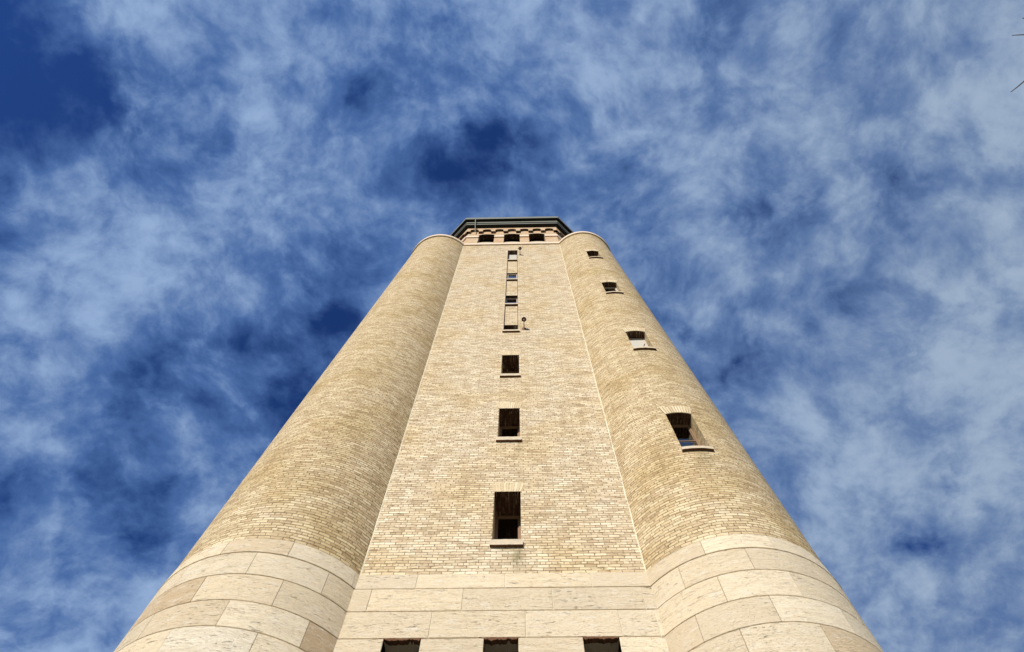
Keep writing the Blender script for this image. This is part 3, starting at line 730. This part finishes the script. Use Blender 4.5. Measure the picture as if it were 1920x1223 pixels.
# ------------------------------------------------------------------ wall lamps
def wall_lamp(loc, label):
    t_ = thing('wall_lamp', label, 'lamp', loc, 'lamps on the tower wall')
    mb = MB(); n = 18
    def lathe(mb, prof, m, off=(0, 0, 0), axis='y'):
        for (ra, ya), (rb, yb) in zip(prof[:-1], prof[1:]):
            for i in range(n):
                a, b_ = 2*math.pi*i/n, 2*math.pi*(i+1)/n
                if axis == 'y': g_ = lambda r_, y_, th: (r_*math.cos(th)+off[0], y_+off[1], r_*math.sin(th)+off[2])
                else: g_ = lambda r_, y_, th: (r_*math.cos(th)+off[0], r_*math.sin(th)+off[1], y_+off[2])
                mb.face([g_(ra, ya, a), g_(ra, ya, b_), g_(rb, yb, b_), g_(rb, yb, a)], None, m)
    lathe(mb, [(.001, -.05), (.06, -.05), (.11, -.02), (.11, .004)], M_pipe); mb.build('wall_plate', M_pipe, t_, smooth=True)
    mb = MB(); mb.tube([(0, -.04, 0), (0, -.30, .01), (0, -.40, .06), (0, -.44, .14)], .018, M_pipe, 8); mb.build('arm', M_pipe, t_, smooth=True)
    mb = MB(); lathe(mb, [(.001, .10), (.03, .10), (.045, .05), (.09, .0), (.12, -.10), (.11, -.11), (.001, -.09)], M_pipe, (0, -.44, .22), 'z'); mb.build('lamp_head', M_pipe, t_, smooth=True)
    mb = MB(); lathe(mb, [(.001, -.17), (.03, -.16), (.045, -.13), (.045, -.10), (.001, -.09)], M_bulb, (0, -.44, .22), 'z'); mb.build('bulb', M_bulb, t_, smooth=True)
M_bulb = plain('frosted_glass_bulb', (.45, .36, .36), .2)
wall_lamp((.71, 0, Zh(26.12)), 'dark iron lamp on a bracket beside the lowest window of the sunk strip')
wall_lamp((.61, 0, Zh(40.75)), 'dark iron lamp on a bracket beside the top window just under the ledge')

# ------------------------------------------------------------------ ground
def ground():
    mb = MB(); n = 40; S = 1200
    for i in range(n):
        for j in range(n):
            xa, xb = -S+2*S*i/n, -S+2*S*(i+1)/n; ya, yb = -S+2*S*j/n, -S+2*S*(j+1)/n
            mb.face([(xa, ya, 0), (xb, ya, 0), (xb, yb, 0), (xa, yb, 0)])
    m, t, b = mat('mown_grass'); ob = t.new('ShaderNodeTexCoord').outputs['Object']
    c = t.ramp(t.noise(ob, .35, 8, .65), [(.3, (.07, .075, .025)), (.55, (.11, .11, .04)), (.75, (.16, .14, .06))])
    t.put(b.inputs['Base Color'], t.mix(t.smooth(t.noise(ob, 40, 4, .7), .4, .7, 0, .5), c, (.05, .06, .02)))
    mb.mi = [0]*len(mb.mi); mb.ms = []
    o = mb.build('ground', m); o['kind'] = 'structure'
    p = MB(); p.face([(-9, -14, .004), (9, -14, .004), (9, -1.4, .004), (-9, -1.4, .004)], None)
    m, t, b = mat('worn_asphalt'); ob = t.new('ShaderNodeTexCoord').outputs['Object']
    t.put(b.inputs['Base Color'], t.ramp(t.noise(ob, 3, 8, .7), [(.3, (.13, .12, .105)), (.7, (.20, .19, .17))]))
    p.mi = [0]; p.ms = []
    o = p.build('pavement', m); o['kind'] = 'structure'
ground()

# ------------------------------------------------------------------ bare tree to the right; only the tips of a few twigs reach into view
def scr(p):
    d = Vector(p)-CAM; z_ = d.dot(fw)
    return (960+F*d.dot(rr)/z_, 611.5-F*d.dot(uu)/z_) if z_ > 0 else (9999, 9999)
M_bark = plain('grey_brown_bark', (.13, .095, .08), .95, 0, .3)
tree = thing('bare_tree', 'leafless tree whose thin twig tips reach in at the right edge of the sky', 'tree', (17, -12, 0))
TB = Vector((17, -12, 0))
segs = []
def grow(p, d, L_, r_, lvl):
    pts = [p]; n = 5; rads = [r_]
    for i in range(n):
        d = (d+Vector((random.uniform(-1, 1), random.uniform(-1, 1), random.uniform(-.6, 1)))*.13).normalized()
        p = p+d*L_/n
        if lvl and scr(p+TB)[0] < 1960 and (p+TB).z > 3: return
        pts.append(p); rads.append(r_*(1-.45*(i+1)/n))
        if lvl < 4 and i > 0:
            for _ in range(2 if lvl < 3 else 1):
                ax = Vector((random.uniform(-1, 1), random.uniform(-1, 1), random.uniform(-.2, 1))).normalized()
                grow(p, (d*.6+ax*.8).normalized(), L_*random.uniform(.45, .68), rads[-1]*.6, lvl+1)
    segs.append((pts, rads, lvl))
tk = [Vector((0, 0, 0)), Vector((.05, 0, 1.2)), Vector((-.05, .1, 2.6)), Vector((.1, .05, 4.2))]
for ang in (20, 95, 160, 235, 300):
    grow(tk[-1], Vector((math.cos(R(ang))*.6, math.sin(R(ang))*.6, .85)).normalized(), 4.6, .16, 1)
grow(tk[-1], Vector((.05, 0, 1)), 5.5, .2, 1)
mb = MB(); mb.tube(tk, [.36, .28, .25, .23], M_bark, 12); mb.build('trunk', M_bark, tree, smooth=True)
mb = MB()
for pts, rads, lvl in segs: mb.tube(pts, [max(q, .007) for q in rads], M_bark, 6 if lvl < 3 else 4)
def pix(u, v, t_):
    d = (fw+rr*((u-960)/F)-uu*((v-611.5)/F)).normalized(); return CAM+d*t_-TB
hub = Vector((-2.4, -.2, 11.2))
mb.tube([tk[-1], Vector((-1.2, .1, 8.)), hub, pix(2010, 95, 15.0)], [.13, .09, .05, .022], M_bark, 6)
for tipu in ([(1897, 66.5), (1925, 65), (1965, 60), (2010, 95)], [(1895, 173), (1908, 163), (1935, 140), (2010, 95)], [(1917, 34), (1945, 40), (1965, 60)]):
    mb.tube([pix(u, v, 15.0) for u, v in tipu], [.0065+.0035*i for i in range(len(tipu))], M_bark, 5)
mb.build('branches', M_bark, tree, merge=False)
